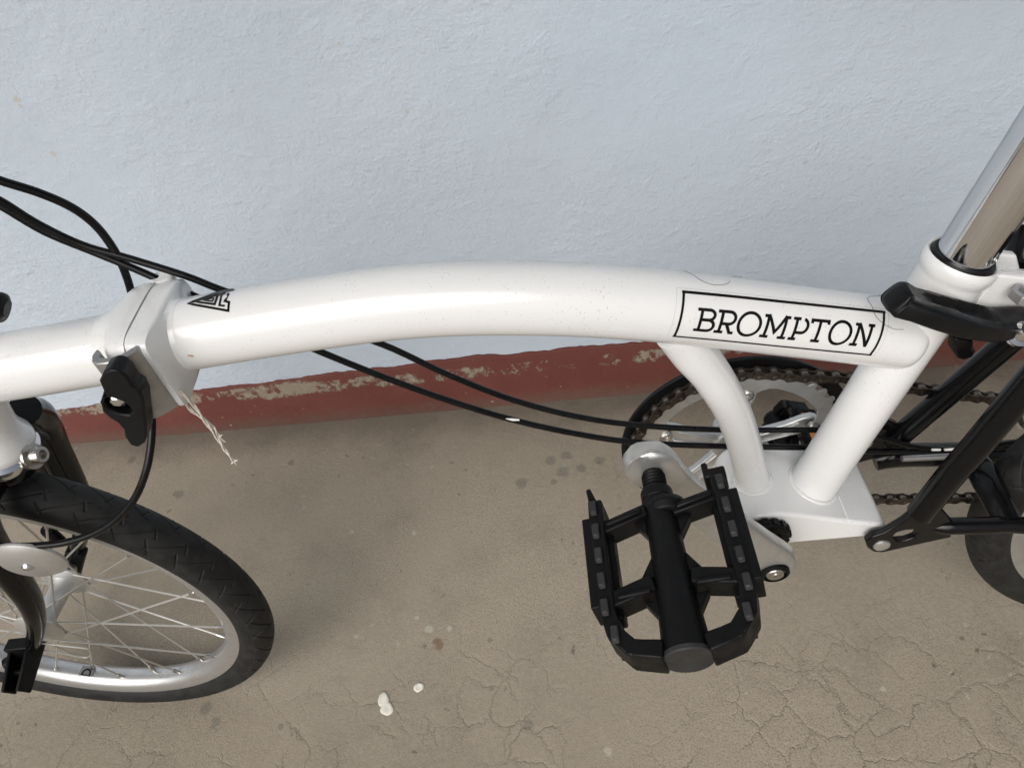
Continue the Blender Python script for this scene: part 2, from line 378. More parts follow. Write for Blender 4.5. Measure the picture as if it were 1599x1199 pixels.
def letter(ch, u0, u1):
    X = lambda x: u0 + (u1 - u0) * x
    Y = lambda y: V0 + (V1 - V0) * y
    k = (u1 - u0) * WD; h = SW / 2 / k; g = SW / 2 / (V1 - V0)
    st = lambda P, l=.0003: stroke([(X(a), Y(b)) for a, b in P], SW, l)
    arc = lambda cx, cy, rx, ry, a0, a1, n=22: [(cx + rx * math.cos(R(a0 + (a1 - a0) * i / n)), cy + ry * math.sin(R(a0 + (a1 - a0) * i / n))) for i in range(n + 1)]
    if ch == 'O': st(arc(.5, .5, .5 - h, .5 - g * .2, 0, 360, 44))
    if ch in 'BRP':
        st([(.24, 0), (.24, 1)])
        st([(0, g), (.46 if ch != 'B' else .3, g)], .00032); st([(0, 1 - g), (.46 if ch == 'P' else .3, 1 - g)], .00034)
        y0 = {'B': .53, 'R': .44, 'P': .36}[ch]
        top = [(.24, 1 - g), (.60, 1 - g)] + arc(.62, (1 - g + y0) / 2, .30, (1 - g - y0) / 2, 85, -85) + [(.60, y0)]
        if ch == 'P': top = arc(.62, (1 - g + y0) / 2, .32, (1 - g - y0) / 2, 80, -85) + [(.60, y0), (.24, y0)]
        else: top += [(.24, y0)]
        st(top, .00036)
        if ch == 'B': st([(.24, y0), (.62, y0)] + arc(.64, (g + y0) / 2, .32, (y0 - g) / 2, 85, -85) + [(.24, g)], .00038)
        if ch == 'R': st([(.52, y0), (.80, g)], .00038); st([(.74, g), (1.0, g)], .0004)
    if ch == 'M':
        st([(.16, 0), (.16, 1)]); st([(.84, 0), (.84, 1)], .00032); st([(.16, 1), (.5, .28), (.84, 1)], .00034)
        for a in (.0, .68): st([(a, g), (a + .32, g)], .00036)
        st([(.0, 1 - g), (.2, 1 - g)], .00038); st([(.80, 1 - g), (1.0, 1 - g)], .00038)
    if ch == 'N':
        st([(.2, 0), (.2, 1)]); st([(.84, 0), (.84, 1)], .00032); st([(.2, 1), (.84, .02)], .00034)
        st([(.0, g), (.40, g)], .00036); st([(.0, 1 - g), (.24, 1 - g)], .00038); st([(.66, 1 - g), (1.0, 1 - g)], .0004)
    if ch == 'T':
        st([(.5, 0), (.5, 1)]); st([(.02, 1 - g), (.98, 1 - g)], .00032); st([(.26, g), (.74, g)], .00034)
        st([(.05, 1), (.05, .80)], .00036); st([(.95, 1), (.95, .80)], .00038)
for ch, a, b in (('B', .078, .170), ('R', .177, .270), ('O', .276, .396), ('M', .402, .531), ('P', .5445, .626), ('T', .635, .726), ('O', .733, .849), ('N', .856, .955)): letter(ch, a, b)
stroke([(-.004, .99), (1.004, .99)], .062, .00028); stroke([(-.004, .012), (1.004, .012)], .040, .00028)
stroke([(.004, 0), (.004, 1)], .052, .00030); stroke([(.995, 0), (.995, 1)], .052, .00030)
dec.build('lettered_decal', DECAL, main)
film = MB()
for P in ([(-.028, -.05), (-.028, 1.07)], [(-.028, 1.07), (1.02, 1.07)], [(1.02, 1.07), (1.02, -.05)]): stroke(P, .006, .0002, film)
film.build('decal_edge', DECAL_FILM, main)
# nested-triangle emblem near the hinge
emb = MB()
for i, rib in enumerate([[((0.0594,2.1),(0.0635,1.8139)),((0.0563,2.1),(0.0599,1.8034)),((0.0531,2.0838),(0.0563,1.7939)),((0.0497,2.0496),(0.0528,1.7854)),((0.0478,1.9092),(0.0501,1.7254)),((0.0454,1.8254),(0.0472,1.6719)),((0.0427,1.7589),(0.0443,1.6236)),((0.0399,1.702),(0.0414,1.5793)),((0.037,1.6514),(0.0384,1.5379)),((0.0339,1.5553),(0.0356,1.5448)),((0.0387,1.4286),(0.0384,1.5191)),((0.0423,1.3618),(0.0422,1.4449)),((0.0459,1.2996),(0.0458,1.3772)),((0.0493,1.241),(0.0493,1.3143)),((0.0527,1.1852),(0.0528,1.2552)),((0.056,1.1318),(0.0562,1.199)),((0.0592,1.0804),(0.0595,1.1454)),((0.0632,1.0184),(0.0619,1.1066)),((0.0634,1.3387),(0.0619,1.2945)),((0.0607,1.3991),(0.0587,1.3669)),((0.0614,1.6523),(0.0595,1.735))],
            [((0.0572,1.8247),(0.0587,1.6927)),((0.0547,1.753),(0.0566,1.6496)),((0.0559,1.4701),(0.0573,1.4415)),((0.0559,1.2488),(0.0573,1.2935)),((0.0602,1.1956),(0.0602,1.2569))],
            [((0.0539,1.7827),(0.0553,1.653)),((0.0503,1.7584),(0.0516,1.6343)),((0.0467,1.7357),(0.0479,1.6165)),((0.0436,1.7051),(0.0449,1.5921)),((0.0405,1.6767),(0.0417,1.5687)),((0.0375,1.6002),(0.0387,1.5914)),((0.0423,1.4781),(0.0419,1.5663)),((0.0461,1.4141),(0.0458,1.4947)),((0.0498,1.3548),(0.0497,1.4298)),((0.054,1.2906),(0.0528,1.3791)),((0.0544,1.4694),(0.0529,1.5121)),((0.0542,1.6609),(0.0524,1.7205))],
            [((0.0506,1.6314),(0.0513,1.5572)),((0.0473,1.6202),(0.048,1.5471)),((0.0439,1.575),(0.0446,1.5698)),((0.0481,1.4803),(0.0478,1.5436)),((0.052,1.4207),(0.051,1.4913)),((0.0522,1.5654),(0.0511,1.6056))]]):
    L = [[emb.bm.verts.new(on_tube(*q, .0003 + i * 2e-5)) for q in pr] for pr in rib]
    for a, b in zip(L, L[1:]): emb.bm.faces.new((a[0], b[0], b[1], a[1]))
emb.build('triangle_emblem', DECAL, main)
chip = MB(); c_ = [on_tube(*q, .0002) for q in [(0.0294,0.0529),(0.0306,0.0748),(0.0319,0.0706),(0.0332,0.0338),(0.0333,-0.0102),(0.0317,-0.0215),(0.0312,0.0193),(0.03,0.0133)]]
chip.bm.faces.new([chip.bm.verts.new(v) for v in c_]); chip.build('paint_chip', simple('bare_primer', (.50, .36, .24), .7, var=.4, scale=900), main)

# --- seat tube, collar and post
S0, S1, S2 = Vector((0.0458,0.0,0.2589)), Vector((0.079,0.0,0.3772)), Vector((0.1069,0.0,0.4765))
sdir = (S2 - S0).normalized()
seat_tube = MB().tube([S0 - sdir * .006, S0, S1, S2 - sdir * .012], [.0195, .0182, .0178, .0178], 48).build('seat_tube', WHITE, bike)
MB().lathe([(.0178, -.034), (.0196, -.030), (.0205, -.020), (.0200, -.0085), (.0203, -.006), (.0215, -.004), (.0219, .000), (.0216, .003), (.0205, .0050), (.0190, .004), (.0190, -.03)], S2, sdir, 56, closed=True).build('collar', WHITE, seat_tube)
MB().lathe([(.0186, -.025), (.0186, .0044), (.0177, .0058), (.01605, .0058), (.01605, -.025)], S2, sdir, 48, closed=True).build('sleeve', BLACK_MATT, seat_tube)
post = MB().tube([S2 - sdir * .06, S2 + sdir * .36], .0159, 64).build('seat_post', CHROME, bike)
pm = Vector((0, -1, 0)) ; fwd = sdir.cross(pm)
MB().lathe([(.0026, 0), (.0026, .0004), (.0020, .0004), (.0020, 0)], S2 + sdir * .012 + (pm * .82 + fwd * .57).normalized() * .01575 * 1, (pm * .82 + fwd * .57).normalized(), 20, closed=True).build('stamped_mark', BOLT, post)
# clamp ears behind the collar
rear = Vector((1, 0, 0)) - sdir * sdir.x; rear.normalize()
ears = MB()
for sgn in (-1, 1):
    c = S2 + rear * .030 + Vector((0, sgn * .0085, 0)) - sdir * .010
    ears.extrude([c + rear * a + sdir * b for a, b in ((-.016, -.013), (.012, -.013), (.018, -.006), (.018, .004), (.010, .013), (-.016, .013))], (0, sgn * .006, 0))
ears.build('clamp_ear', WHITE, seat_tube, .0015)
# --- curved brace and bottom bracket plate
BRC = [(-0.0596,0.0,0.4524), (-0.05,0.0,0.432), (-0.0353,0.0,0.4041), (-0.0209,0.0,0.3688), (-0.0104,0.0,0.331), (-0.002,-0.0,0.2916), (0.0031,0.0,0.2634)]
MB().tube(BRC, [.0155, .0150, .0138, .0131, .0127, .0127, .0138], 40, smooth=8).build('curved_brace', WHITE, bike)
pts = [(.0215 * math.cos(R(a)), ZB + .0215 * math.sin(R(a))) for a in range(80, 281, 12)]
pts += [(.012, ZB - .0225), (.050, ZB - .0235), (.082, ZB - .0245)]
pts += [(.0895 + .0085 * math.cos(R(a)), ZB - .0165 + .0085 * math.sin(R(a))) for a in (-80, -40, 0, 40, 80)]
pts += [(.060, ZB + .003), (.030, ZB + .0155), (.012, ZB + .0215)]
plate = MB().extrude([(x, -.034, z) for x, z in pts], (0, .072, 0)).build('bracket_shell', WHITE, bike, .003, 4)
MB().extrude([(.066, -.0325, ZB + .0012), (.084, -.0325, ZB - .0062), (.0835, -.0325, ZB - .0075), (.066, -.0325, ZB - .0005)], (0, .068, 0)).build('pivot_weld', WHITE, plate, .0006)
cup = MB().lathe([(.0195, -.036), (.0195, -.0408), (.0180, -.0425), (.0130, -.0425), (.0125, -.040), (.0, -.040)], (0, 0, ZB), (0, 1, 0), 48, caps=False)
for k in range(16):
    a = 2 * math.pi * k / 16; cup.box((.0196 * math.cos(a), -.0385, ZB + .0196 * math.sin(a)), (.0026, .005, .0045), Matrix.Rotation(-a, 3, 'Y'))
cup.build('bearing_cup', BLACK_PLASTIC, plate)
MB().tube([(0, -.04, ZB), (0, -.062, ZB)], .0085, 24).build('axle_spindle', BOLT, plate)

def weld(name, c, ax, r, pp, pn_, br, parent, seed):
    c, ax, pp, pn_ = Vector(c), Vector(ax).normalized(), Vector(pp), Vector(pn_).normalized(); x = ax.orthogonal().normalized(); y = ax.cross(x); P = []; N = 120
    for k in range(N):
        a = 2 * math.pi * k / N; q = c + (x * math.cos(a) + y * math.sin(a)) * (r + .0003); P.append(q + ax * ((pp - q).dot(pn_) / ax.dot(pn_)))
    rings = []; n = 10
    for k in range(N):
        t = (P[(k + 1) % N] - P[k - 1]).normalized(); u = pn_; v = t.cross(u); rr = br * (1 + .07 * math.sin(k * 2 * math.pi / 4.6 + seed) + .10 * math.sin(k * .35))
        rings.append([P[k] + (u * math.cos(2 * math.pi * m / n) * .8 + v * math.sin(2 * math.pi * m / n)) * rr for m in range(n)])
    return MB().rings(rings, closed=True).build(name, WHITE, parent, ang=80)
weld('weld_bead', S0, sdir, .0186, (.045, 0, ZB + .0092), (.385, 0, .923), .0020, plate, 1)
weld('weld_bead', BRC[-1], Vector(BRC[-1]) - Vector(BRC[-2]), .0130, (0, 0, ZB + .0210), (0, 0, 1), .0020, plate, 2)
# --- hinge
HX = -.3855
zt = lambda x: at_s(0).z + (x - at_s(0).x) * .05
def hsec(x, ry0, ry1, rz, near_flat, zc, n=40, low=.0):
    """ring in the YZ plane: round on the far side, squared-off lobe on the near side"""
    o = []
    for k in range(n):
        a = 2 * math.pi * k / n; c, s_ = math.cos(a), math.sin(a)
        e = near_flat if c < 0 else 1.0
        sg = lambda v, e: math.copysign(abs(v) ** e, v)
        e2 = e if c < 0 else (1.0 if near_flat > .9 else .5)
        o.append((x, sg(c, e if c < 0 else e2) * (ry0 if c < 0 else ry1), zc + sg(s_, e if c < 0 else e2) * rz - (low if (c < 0 and s_ < 0) else 0) * abs(c) ** .3))
    return o
zc = .5035
MB().rings([hsec(-.3640, TR, TR, TR, 1, zc), hsec(-.3672, .0236, .0236, .0233, 1, zc), hsec(-.3692, .0270, .0250, .0238, .75, zc, low=.001), hsec(-.3700, .0352, .0330, .0250, .46, zc, low=.003),
            hsec(-.3712, .0372, .0360, .0256, .24, zc, low=.005), hsec(-.3735, .0376, .0365, .0258, .22, zc, low=.005), hsec(HX + .0006, .0350, .0355, .0256, .24, zc, low=.003)]).build('hinge_casting', WHITE, bike, 0, ang=34)
MB().rings([hsec(HX - .0004, .0362, .0365, .0262, .36, zc, low=.002), hsec(-.3960, .0362, .0365, .0262, .40, zc, low=.002), hsec(-.4005, .0335, .0335, .0255, .5, zc, low=.001), hsec(-.4055, .0262, .0255, .0240, .85, zc),
            hsec(-.4110, .0236, .0236, .0234, 1, zc - .0008), hsec(-.4150, .0229, .0229, .0229, 1, zc - .0018), hsec(-.4190, .0222, .0222, .0222, 1, zc - .0025)]).build('hinge_casting', WHITE, bike, 0, ang=50)
MB().tube([(HX + .001, .0335, .488), (HX + .001, .0335, .5275)], .0080, 24).build('hinge_knuckle', WHITE, bike, .002)
MB().tube([(HX + .001, .0335, .480), (HX + .001, .0335, .5265)], .0030, 16).build('hinge_pin', BOLT, bike, .0008)
prof = [(-.4105, -.0330), (-.4115, -.0385), (-.4085, -.0435), (-.4020, -.0465), (-.3930, -.0468), (-.3850, -.0465), (-.3770, -.0430), (-.3700, -.0385), (-.3690, -.0350), (-.3730, -.0338),
        (-.3790, -.0382), (-.3860, -.0415), (-.3950, -.0420), (-.4020, -.0412), (-.4060, -.0385), (-.4075, -.0335)]
prof = [(-.3880 + (x + .3895) * .68, y) for x, y in prof]
hc = MB().extrude([(x, y, .4780) for x, y in prof], (0, 0, .0490)).build('hinge_clamp', GREY_PLATE, bike, .0009, 2)
LO = [(-0.3859,0.5281),(-0.3816,0.5323),(-0.3762,0.5339),(-0.3722,0.5317),(-0.3708,0.5274),(-0.3714,0.5235),(-0.3717,0.5189),(-0.3694,0.5154),(-0.3709,0.5082),(-0.3753,0.4987),(-0.3801,0.4882),(-0.3843,0.4796),(-0.39,0.4723),(-0.3956,0.4696),(-0.3993,0.4727),(-0.3986,0.4799),(-0.3957,0.4864),(-0.3961,0.4923),(-0.3985,0.4973),(-0.3995,0.503),(-0.3962,0.5107),(-0.3897,0.5185),(-0.3877,0.5264)]
hole = [(-0.3947,0.5098),(-0.3914,0.5135),(-0.3881,0.5124),(-0.3839,0.509),(-0.3818,0.5042),(-0.3828,0.4995),(-0.3864,0.4973),(-0.3914,0.4999),(-0.395,0.5039)]
LO = [(x - .0030, z - .0012) for x, z in LO]; hole = [(x - .0030, z - .0012) for x, z in hole]
lev = MB().extrude([(x, -.060, z) for x, z in LO], (0, .0125, 0), [[(x, -.060, z) for x, z in hole]]).build('clamp_lever', BLACK_MATT, hc, .0028, 4)
hcx = sum(x for x, z in hole) / len(hole); hcz = sum(z for x, z in hole) / len(hole)
MB().extrude([(x, -.052, z) for x, z in hole], (0, .003, 0)).build('lever_recess', BLACK_PLASTIC, hc)
MB().lathe([(.0, -.0590), (.0030, -.0588), (.0058, -.0565), (.0062, -.0535), (.0062, -.050)], (hcx + .0005, -.0012, hcz + .0030), (0, 1, 0), 6, caps=False).build('clamp_nut', CHROME, hc, .0006)

# --- front section, head tube, fork
FT = [(-0.4239,0.0,0.5002), (-0.4642,0.0,0.4985), (-0.5013,0.0,0.4975)]
d_ = (Vector(FT[-1]) - Vector(FT[0])).normalized()
HD0 = Vector((-.5515, 0, .430)); hax = Vector((math.sin(R(18)), 0, math.cos(R(18))))
MB().tube([Vector(FT[0]) - d_ * .022, FT[0], FT[1], FT[2], Vector(FT[2]) + d_ * .03], .0225, 48).build('front_tube', WHITE, bike)
head = MB().lathe([(.0150, -.004), (.0236, -.004), (.0246, -.001), (.0240, .003), (.0205, .010), (.0180, .018), (.0175, .03), (.0175, .105), (.0215, .112), (.0215, .122), (.016, .124)], HD0, hax, 48).build('head_tube', WHITE, bike)
MB().lathe([(.016, -.016), (.0245, -.016), (.0258, -.013), (.0258, -.0075), (.0225, -.0042), (.016, -.0042)], HD0, hax, 48, closed=True).build('headset_ring', CHROME, head)
fork = MB()
c0 = HD0 - hax * .014
fork.lathe([(.0, 0), (.0215, 0), (.0225, -.004), (.0215, -.012), (.0, -.012)], c0, hax, 36, caps=False)
fork.build('fork_crown', BLACK_GLOSS, bike)
for sgn, nm in ((-1, 'fork_blade'), (1, 'fork_blade')):
    y = .049 * sgn
    B = [c0 - hax * .008 + Vector((0, .012 * sgn, 0)), c0 - hax * .010 + Vector((-.002, .034 * sgn, .002)), c0 + Vector((-.006, y, -.020)), (-.5745, y * 1.03, .353), (-.589, y * 1.03, .300), (-.608, y * 1.03, .262), (-.632, y * 1.02, .230), (XF, y, .208)]
    MB().tube(B, [.0115, .0140, .0145, .0125, .0112, .0100, .0092, .0085], 28, smooth=6, flat=(.72, 1.15)).build(nm, BLACK_GLOSS, bike)
# far shoulder of the crown showing beyond the head tube
sh = MB().tube([(-0.5437,0.03,0.4311), (-0.5559,0.046,0.4083), (-0.5715,0.052,0.3805), (-0.5855,0.052,0.3445), (-0.6048,0.052,0.301)], [.012, .0135, .015, .015, .012], 20, smooth=6).build('crown_shoulder', BLACK_GLOSS, bike)
# brake caliper and its centre bolt
bx = Vector((-0.5346,-0.006,0.4169))
bdir = Vector((.95, -.05, .12)).normalized()
MB().lathe([(.0, 0), (.0078, 0), (.0078, .004), (.0098, .004), (.0102, .0062), (.0098, .0075), (.0066, .0075), (.0064, .014), (.0058, .0152), (.0034, .0152), (.0030, .011), (0, .011)], bx, bdir, 28, caps=False).build('brake_bolt', BOLT, bike)
MB().lathe([(.0, .0), (.0055, .001), (.006, .004), (.006, .03)], (-0.6348,0.04,0.2715), (-.25, .2, -.95), 18).build('brake_pad_post', BLACK_PLASTIC, bike)
MB().bar((-0.6345,0.046,0.2263), (-0.6742,0.046,0.1761), .012, .018).build('brake_pad', BLACK_PLASTIC, bike, .002)
# silver disc on the near fork blade
dc = Vector((-0.539,-0.064,0.3655))
disc = MB().lathe([(.0, -.0015), (.0185, -.0015), (.0250, .0030), (.0253, .0045), (.0245, .0055), (.0, .0055)], dc, Vector((.02, 1, .12)), 56, caps=False).build('fork_disc', ALU, bike)
MB().lathe([(.0, -.0042), (.0022, -.0040), (.0040, -.0022), (.0042, -.0014)], dc, Vector((.02, 1, .12)), 24, caps=False).build('disc_screw', CHROME, disc)
# wheel-nut bracket at the fork end
nb = MB(); a0 = Vector((-0.639,-0.048,0.2286)); a1 = Vector((-0.6387,-0.089,0.2206))
nb.box(a0.lerp(a1, .18) + Vector((0, 0, .002)), (.0225, .011, .020))
for s_ in (-1, 1): nb.bar(a0 + Vector((s_ * .0088, 0, 0)), a1 + Vector((s_ * .0068, 0, -.004)), .0036, .020, w2=.0032, h2=.016)
nb.bar(a0 + Vector((0, 0, -.008)), a1 + Vector((0, .004, -.010)), .016, .004); nb.box(a1 + Vector((0, .016, -.003)), (.014, .004, .012))
nb.tube([a0.lerp(a1, .35) + Vector((-.009, 0, -.002)), a0.lerp(a1, .35) + Vector((-.016, -.004, -.003))], .0065, 18)
nb.build('fork_end_bracket', BLACK_PLASTIC, bike, .0012)
lp = [(-0.625,-0.052,0.2293),(-0.6079,-0.052,0.2207),(-0.5922,-0.052,0.2124),(-0.591,-0.052,0.2083),(-0.5934,-0.052,0.2022),(-0.5992,-0.052,0.1968),(-0.6044,-0.052,0.1965),(-0.6177,-0.052,0.2072),(-0.6322,-0.052,0.2193)]
MB().tube(lp, .0008, 8, smooth=4).build('wire_loop', STEEL, bike)

# --- wheels
def tyre_mesh(R_o=.208, rt=.0178, nu=2600, nv=124, P=46):
    """torus with V-grooves cut into the tread"""
    verts = []; faces = []
    Rc = R_o - rt
    for i in range(nu):
        t = 2 * math.pi * i / nu; ct, st = math.cos(t), math.sin(t)
        for k in range(nv):
            q = math.pi * (-.80 + 1.60 * k / (nv - 1)); d = 0.0
            v = q / (math.pi * .44)                       # -1..1 over the tread
            av = abs(v)
            if av < 1.06:
                ph = t * P / (2 * math.pi) + (.5 if v > 0 else 0)
                f = (ph - 1.55 * av ** .85) % 1.0                # long sweeping groove
                w1 = .042; g = max(0, 1 - min(f, 1 - f) / w1) * (1 if .05 < av < .86 else 0)
                f2 = (ph + .65 * av + .20) % 1.0               # short back-slanted cut
                g2 = max(0, 1 - min(f2, 1 - f2) / .036) * (1 if .52 < av < 1.02 else 0)
                f3 = (ph + .40 * av + .62) % 1.0
                g3 = max(0, 1 - min(f3, 1 - f3) / .034) * (1 if .10 < av < .40 else 0)
                d = -.0010 * min(1, 1.7 * max(g, g2, g3))
                d += .0003 * (1 if av < .98 else 0)
            r = (rt + d); sq = 1.0 - .02 * math.cos(q * 2)
            rr = Rc + r * math.cos(q) * sq; verts.append((rr * ct, r * math.sin(q) * sq, rr * st))
    for i in range(nu):
        for k in range(nv - 1):
            a = i * nv + k; b = ((i + 1) % nu) * nv + k; faces.append((a, a + 1, b + 1, b))
    me = bpy.data.meshes.new('tyre'); me.from_pydata(verts, [], faces); me.polygons.foreach_set('use_smooth', [True] * len(faces)); me.update(); return me
TYRE_ME = tyre_mesh()
rimprof = [(.1815, -.0122), (.1805, -.0132), (.1770, -.0128), (.1690, -.0118), (.1635, -.0085), (.1615, -.003), (.1615, .003), (.1635, .0085), (.1690, .0118), (.1770, .0128), (.1805, .0132), (.1815, .0122), (.1750, .0100), (.1750, -.0100)]
RIM_ME = MB().lathe(rimprof, (0, 0, 0), (0, 1, 0), 160, closed=True).mesh('rim', 40)
SPOKE_ME = MB().tube([(0, 0, 0), (0, 0, 1)], .00095, 8).mesh('spoke')
NIP_ME = MB().lathe([(.0012, -.001), (.0019, 0), (.0019, .010), (.0014, .0125), (.0, .0125)], (0, 0, 0), (0, 0, 1), 10, caps=False).mesh('nipple')
def hub_mesh(fy, rf, rb, ey):
    m = MB().lathe([(.0, -ey), (.0046, -ey), (.0046, -ey + .012), (.0085, -fy - .005), (.0125, -fy - .0035), (rf - .001, -fy - .0018), (rf, -fy - .001), (rf, -fy + .001), (rf - .001, -fy + .0018), (rb + .004, -fy + .005), (rb, -fy + .012),
                    (rb, fy - .012), (rb + .004, fy - .005), (rf - .001, fy - .0018), (rf, fy - .001), (rf, fy + .001), (rf - .001, fy + .0018), (.0125, fy + .0035), (.0085, fy + .005), (.0046, ey - .012), (.0046, ey), (0, ey)], (0, 0, 0), (0, 1, 0), 56, caps=False)
    return m
def wheel(name, x, steer, fy=.025, rf=.0225, rb=.0095, ey=.052, phase=0):
    hub = hub_mesh(fy, rf, rb, ey).build(name, ALU, bike)
    hub.location = (x, 0, .208); hub.rotation_euler = (0, 0, R(steer))
    link('tyre', TYRE_ME, TYRE, hub); link('rim', RIM_ME, ALU_RIM, hub)
    N = 28
    for k in range(N):
        side = -1 if k % 2 == 0 else 1; j = k // 2; inout = 1 if j % 2 == 0 else -1
        ha = 2 * math.pi * (j + (.25 if side > 0 else 0)) / (N / 2) + phase
        ra = 2 * math.pi * k / N + phase + inout * 2 * math.pi / N * 3.4 - (.5 * 2 * math.pi / N if side > 0 else 0) * 0
        ra = 2 * math.pi * (2 * j + (0 if side < 0 else 1)) / N + phase + inout * 2 * math.pi * 4 / N
        a = Vector(((rf - .0035) * math.cos(ha), side * (fy + inout * .0012), (rf - .0035) * math.sin(ha)))
        b = Vector((.1640 * math.cos(ra), side * .0025, .1640 * math.sin(ra)))
        v = a - b; q = v.to_track_quat('Z', 'Y').to_matrix().to_4x4()
        s = link('spoke', SPOKE_ME, STEEL, hub); s.matrix_local = Matrix.Translation(b) @ q @ Matrix.Diagonal((1, 1, v.length, 1))
        n = link('nipple', NIP_ME, BOLT, hub); n.matrix_local = Matrix.Translation(b) @ q
    return hub
fw = wheel('front_wheel', XF, -3.81, phase=.11)
rw = wheel('rear_wheel', XR, 0, fy=.028, rf=.029, rb=.016, ey=.062, phase=.05)
# sticker on the inner face of the front rim
an = R(-113.5); stk = MB(); rs = .1612
def rimpt(a, y, dr=0): return Vector(((.1610 - dr) * math.cos(a), y, (.1610 - dr) * math.sin(a)))
rows = [[stk.bm.verts.new(rimpt(an + i * .011, y, .0004)) for i in range(9)] for y in (-.0055, .0055)]
for i in range(8): stk.bm.faces.new((rows[0][i], rows[0][i + 1], rows[1][i + 1], rows[1][i]))
stk.build('rim_sticker', LABEL_GREY, fw)
st2 = MB(); A = [R(200 - 11 * i) for i in range(21)]
L = [[st2.bm.verts.new(rimpt(an + .044 + .030 * math.cos(a) * k, -.003 + .0058 * math.sin(a) * k, .0006)) for k in (1, .68)] for a in A]
for a, b in zip(L, L[1:]): st2.bm.faces.new((a[0], b[0], b[1], a[1]))
for i in range(7):
    x0 = an + .014 + i * .009; st2.bm.faces.new([st2.bm.verts.new(rimpt(u, y, .0006)) for u, y in ((x0, -.0050), (x0 + .006, -.0050), (x0 + .006, -.0038), (x0, -.0038))])
st2.build('sticker_print', DECAL, fw)

# --- chainset
def ringpt(r, a, y): return (r * math.cos(a), y, ZB + r * math.sin(a))
def annulus(ro, ri, y, h, n=96): return MB().lathe([(ri, y), (ro, y), (ro, y + h), (ri, y + h)], (0, 0, ZB), (0, 1, 0), n, closed=True)
YC = .0525
guard = annulus(RG_ := 0.098, .0865, YG - .002, .0035).build('chain_guard', BLACK_MATT, bike, .0008)
# toothed ring with five curved windows
NT_ = 44; rt_ = []
for k in range(NT_ * 6):
    a = 2 * math.pi * k / (NT_ * 6); ph = (k % 6) / 6
    rt_.append(ringpt(.0862 + (.0045 if ph in (0,) else .0035 if abs(ph - .5) > .3 else -.0005), a, YC - .001))
holes = []
A0 = R(157.5)
for k in range(5):
    c = A0 + R(36 + 72 * k); w = []
    for i in range(13): a = c + R(-25 + 50 * i / 12); w.append(ringpt(.0735 - .004 * abs(i - 6) ** 2 / 36, a, YC - .001))
    for i in range(13): a = c + R(25 - 50 * i / 12); w.append(ringpt(.0560 + .010 * (abs(i - 6) / 6) ** 3, a, YC - .001))
    holes.append(w)
# inner boundary of the ring
inner = [ringpt(.0545, 2 * math.pi * k / 60, YC - .001) for k in range(60)]
ring = MB().extrude(rt_, (0, .0022, 0), [[ringpt(.0735 - .0105 * max(0, math.cos(5 * (2 * math.pi * k / 90 - A0))) ** 3, 2 * math.pi * k / 90, YC - .001) for k in range(90)]]).build('chainring', ALU_RING, bike, .0004, 1)
sp = MB()
for k in range(5):
    a = A0 + R(72 * k); u = Vector((math.cos(a), 0, math.sin(a))); n_ = Vector((-math.sin(a), 0, math.cos(a))); c = Vector((0, YC + .003, ZB))
    f = lambda r, w: (c + u * r + n_ * w / 2, c + u * r - n_ * w / 2)
    L = [f(.008, .017), f(.025, .0145), (f(.045, .0145)), f(.058, .019), f(.066, .0185), f(.0705, .011)]
    sp.extrude([q[0] for q in L] + [q[1] for q in L[::-1]], (0, .006, 0))
    g = Vector((0, -.0022, 0))
    for s_ in (-1, 1): sp.bar(c + u * .018 + n_ * s_ * .0045 + g * .2, c + u * .056 + n_ * s_ * .0055 + g * .2, .0022, .0035, up=(0, 1, 0))
sp.lathe([(.0, -.002), (.018, -.002), (.020, .0), (.020, .010), (0, .010)], (0, YC + .002, ZB), (0, 1, 0), 40, caps=False)
sp.build('spider', ALU, bike, .0012, 2)
for k in range(5):
    a = A0 + R(72 * k); c = Vector(ringpt(.0650, a, 0))
    MB().lathe([(.0, YC - .0005), (.0028, YC - .0005), (.0030, YC - .0030), (.0046, YC - .0032), (.0056, YC - .0022), (.0056, YC + .001)], (c.x, 0, c.z), (0, 1, 0), 20, caps=False).build('chainring_bolt', BOLT, ring)
# cranks: near arm points up and forward, far arm down and back
TH = R(58.66); cu = Vector((-math.cos(TH), 0, math.sin(TH))); cn = Vector((math.sin(TH), 0, math.cos(TH)))
def crank(sg, y0, y1, face):
    """sg=+1 near arm along cu; widths along the arm; y0 at the axle, y1 at the pedal eye (outer faces)"""
    st = [(-.019, .010), (-.0165, .020), (-.010, .0300), (0, .0370), (.010, .0368), (.030, .0335), (.070, .0292), (.110, .0270), (.140, .0268), (.155, .0290), (.165, .0325), (.172, .0335), (.180, .0300), (.1855, .0200), (.1875, .0090)]
    rings = []
    for r, w in st:
        f = max(0, min(1, r / .17)); yo = y0 + (y1 - y0) * f; th = .0195 + (.0130 - .0195) * f
        if r > .15: th = .0150
        c = cu * sg * r + Vector((0, 0, ZB)); q = []
        n = 24
        for k in range(n):
            a = 2 * math.pi * k / n; x = math.copysign(abs(math.cos(a)) ** .55, math.cos(a)); yv = math.copysign(abs(math.sin(a)) ** .55, math.sin(a))
            q.append(c + cn * x * w / 2 + Vector((0, yo - face * th / 2 + yv * th / 2 * (1 if abs(r - .084) < .1 else .8), 0)))
        rings.append(q)
    return MB().rings(rings)
ca = crank(1, -.0700, -0.0772 + .0005, -1).build('crank_arm', ALU, bike, ang=60)
MB().lathe([(.0085, -.0735), (.0108, -.0722), (.0112, -.0690), (.0085, -.069)], (0, 0, ZB), (0, 1, 0), 36, closed=True).build('bolt_recess', BLACK_PLASTIC, ca)
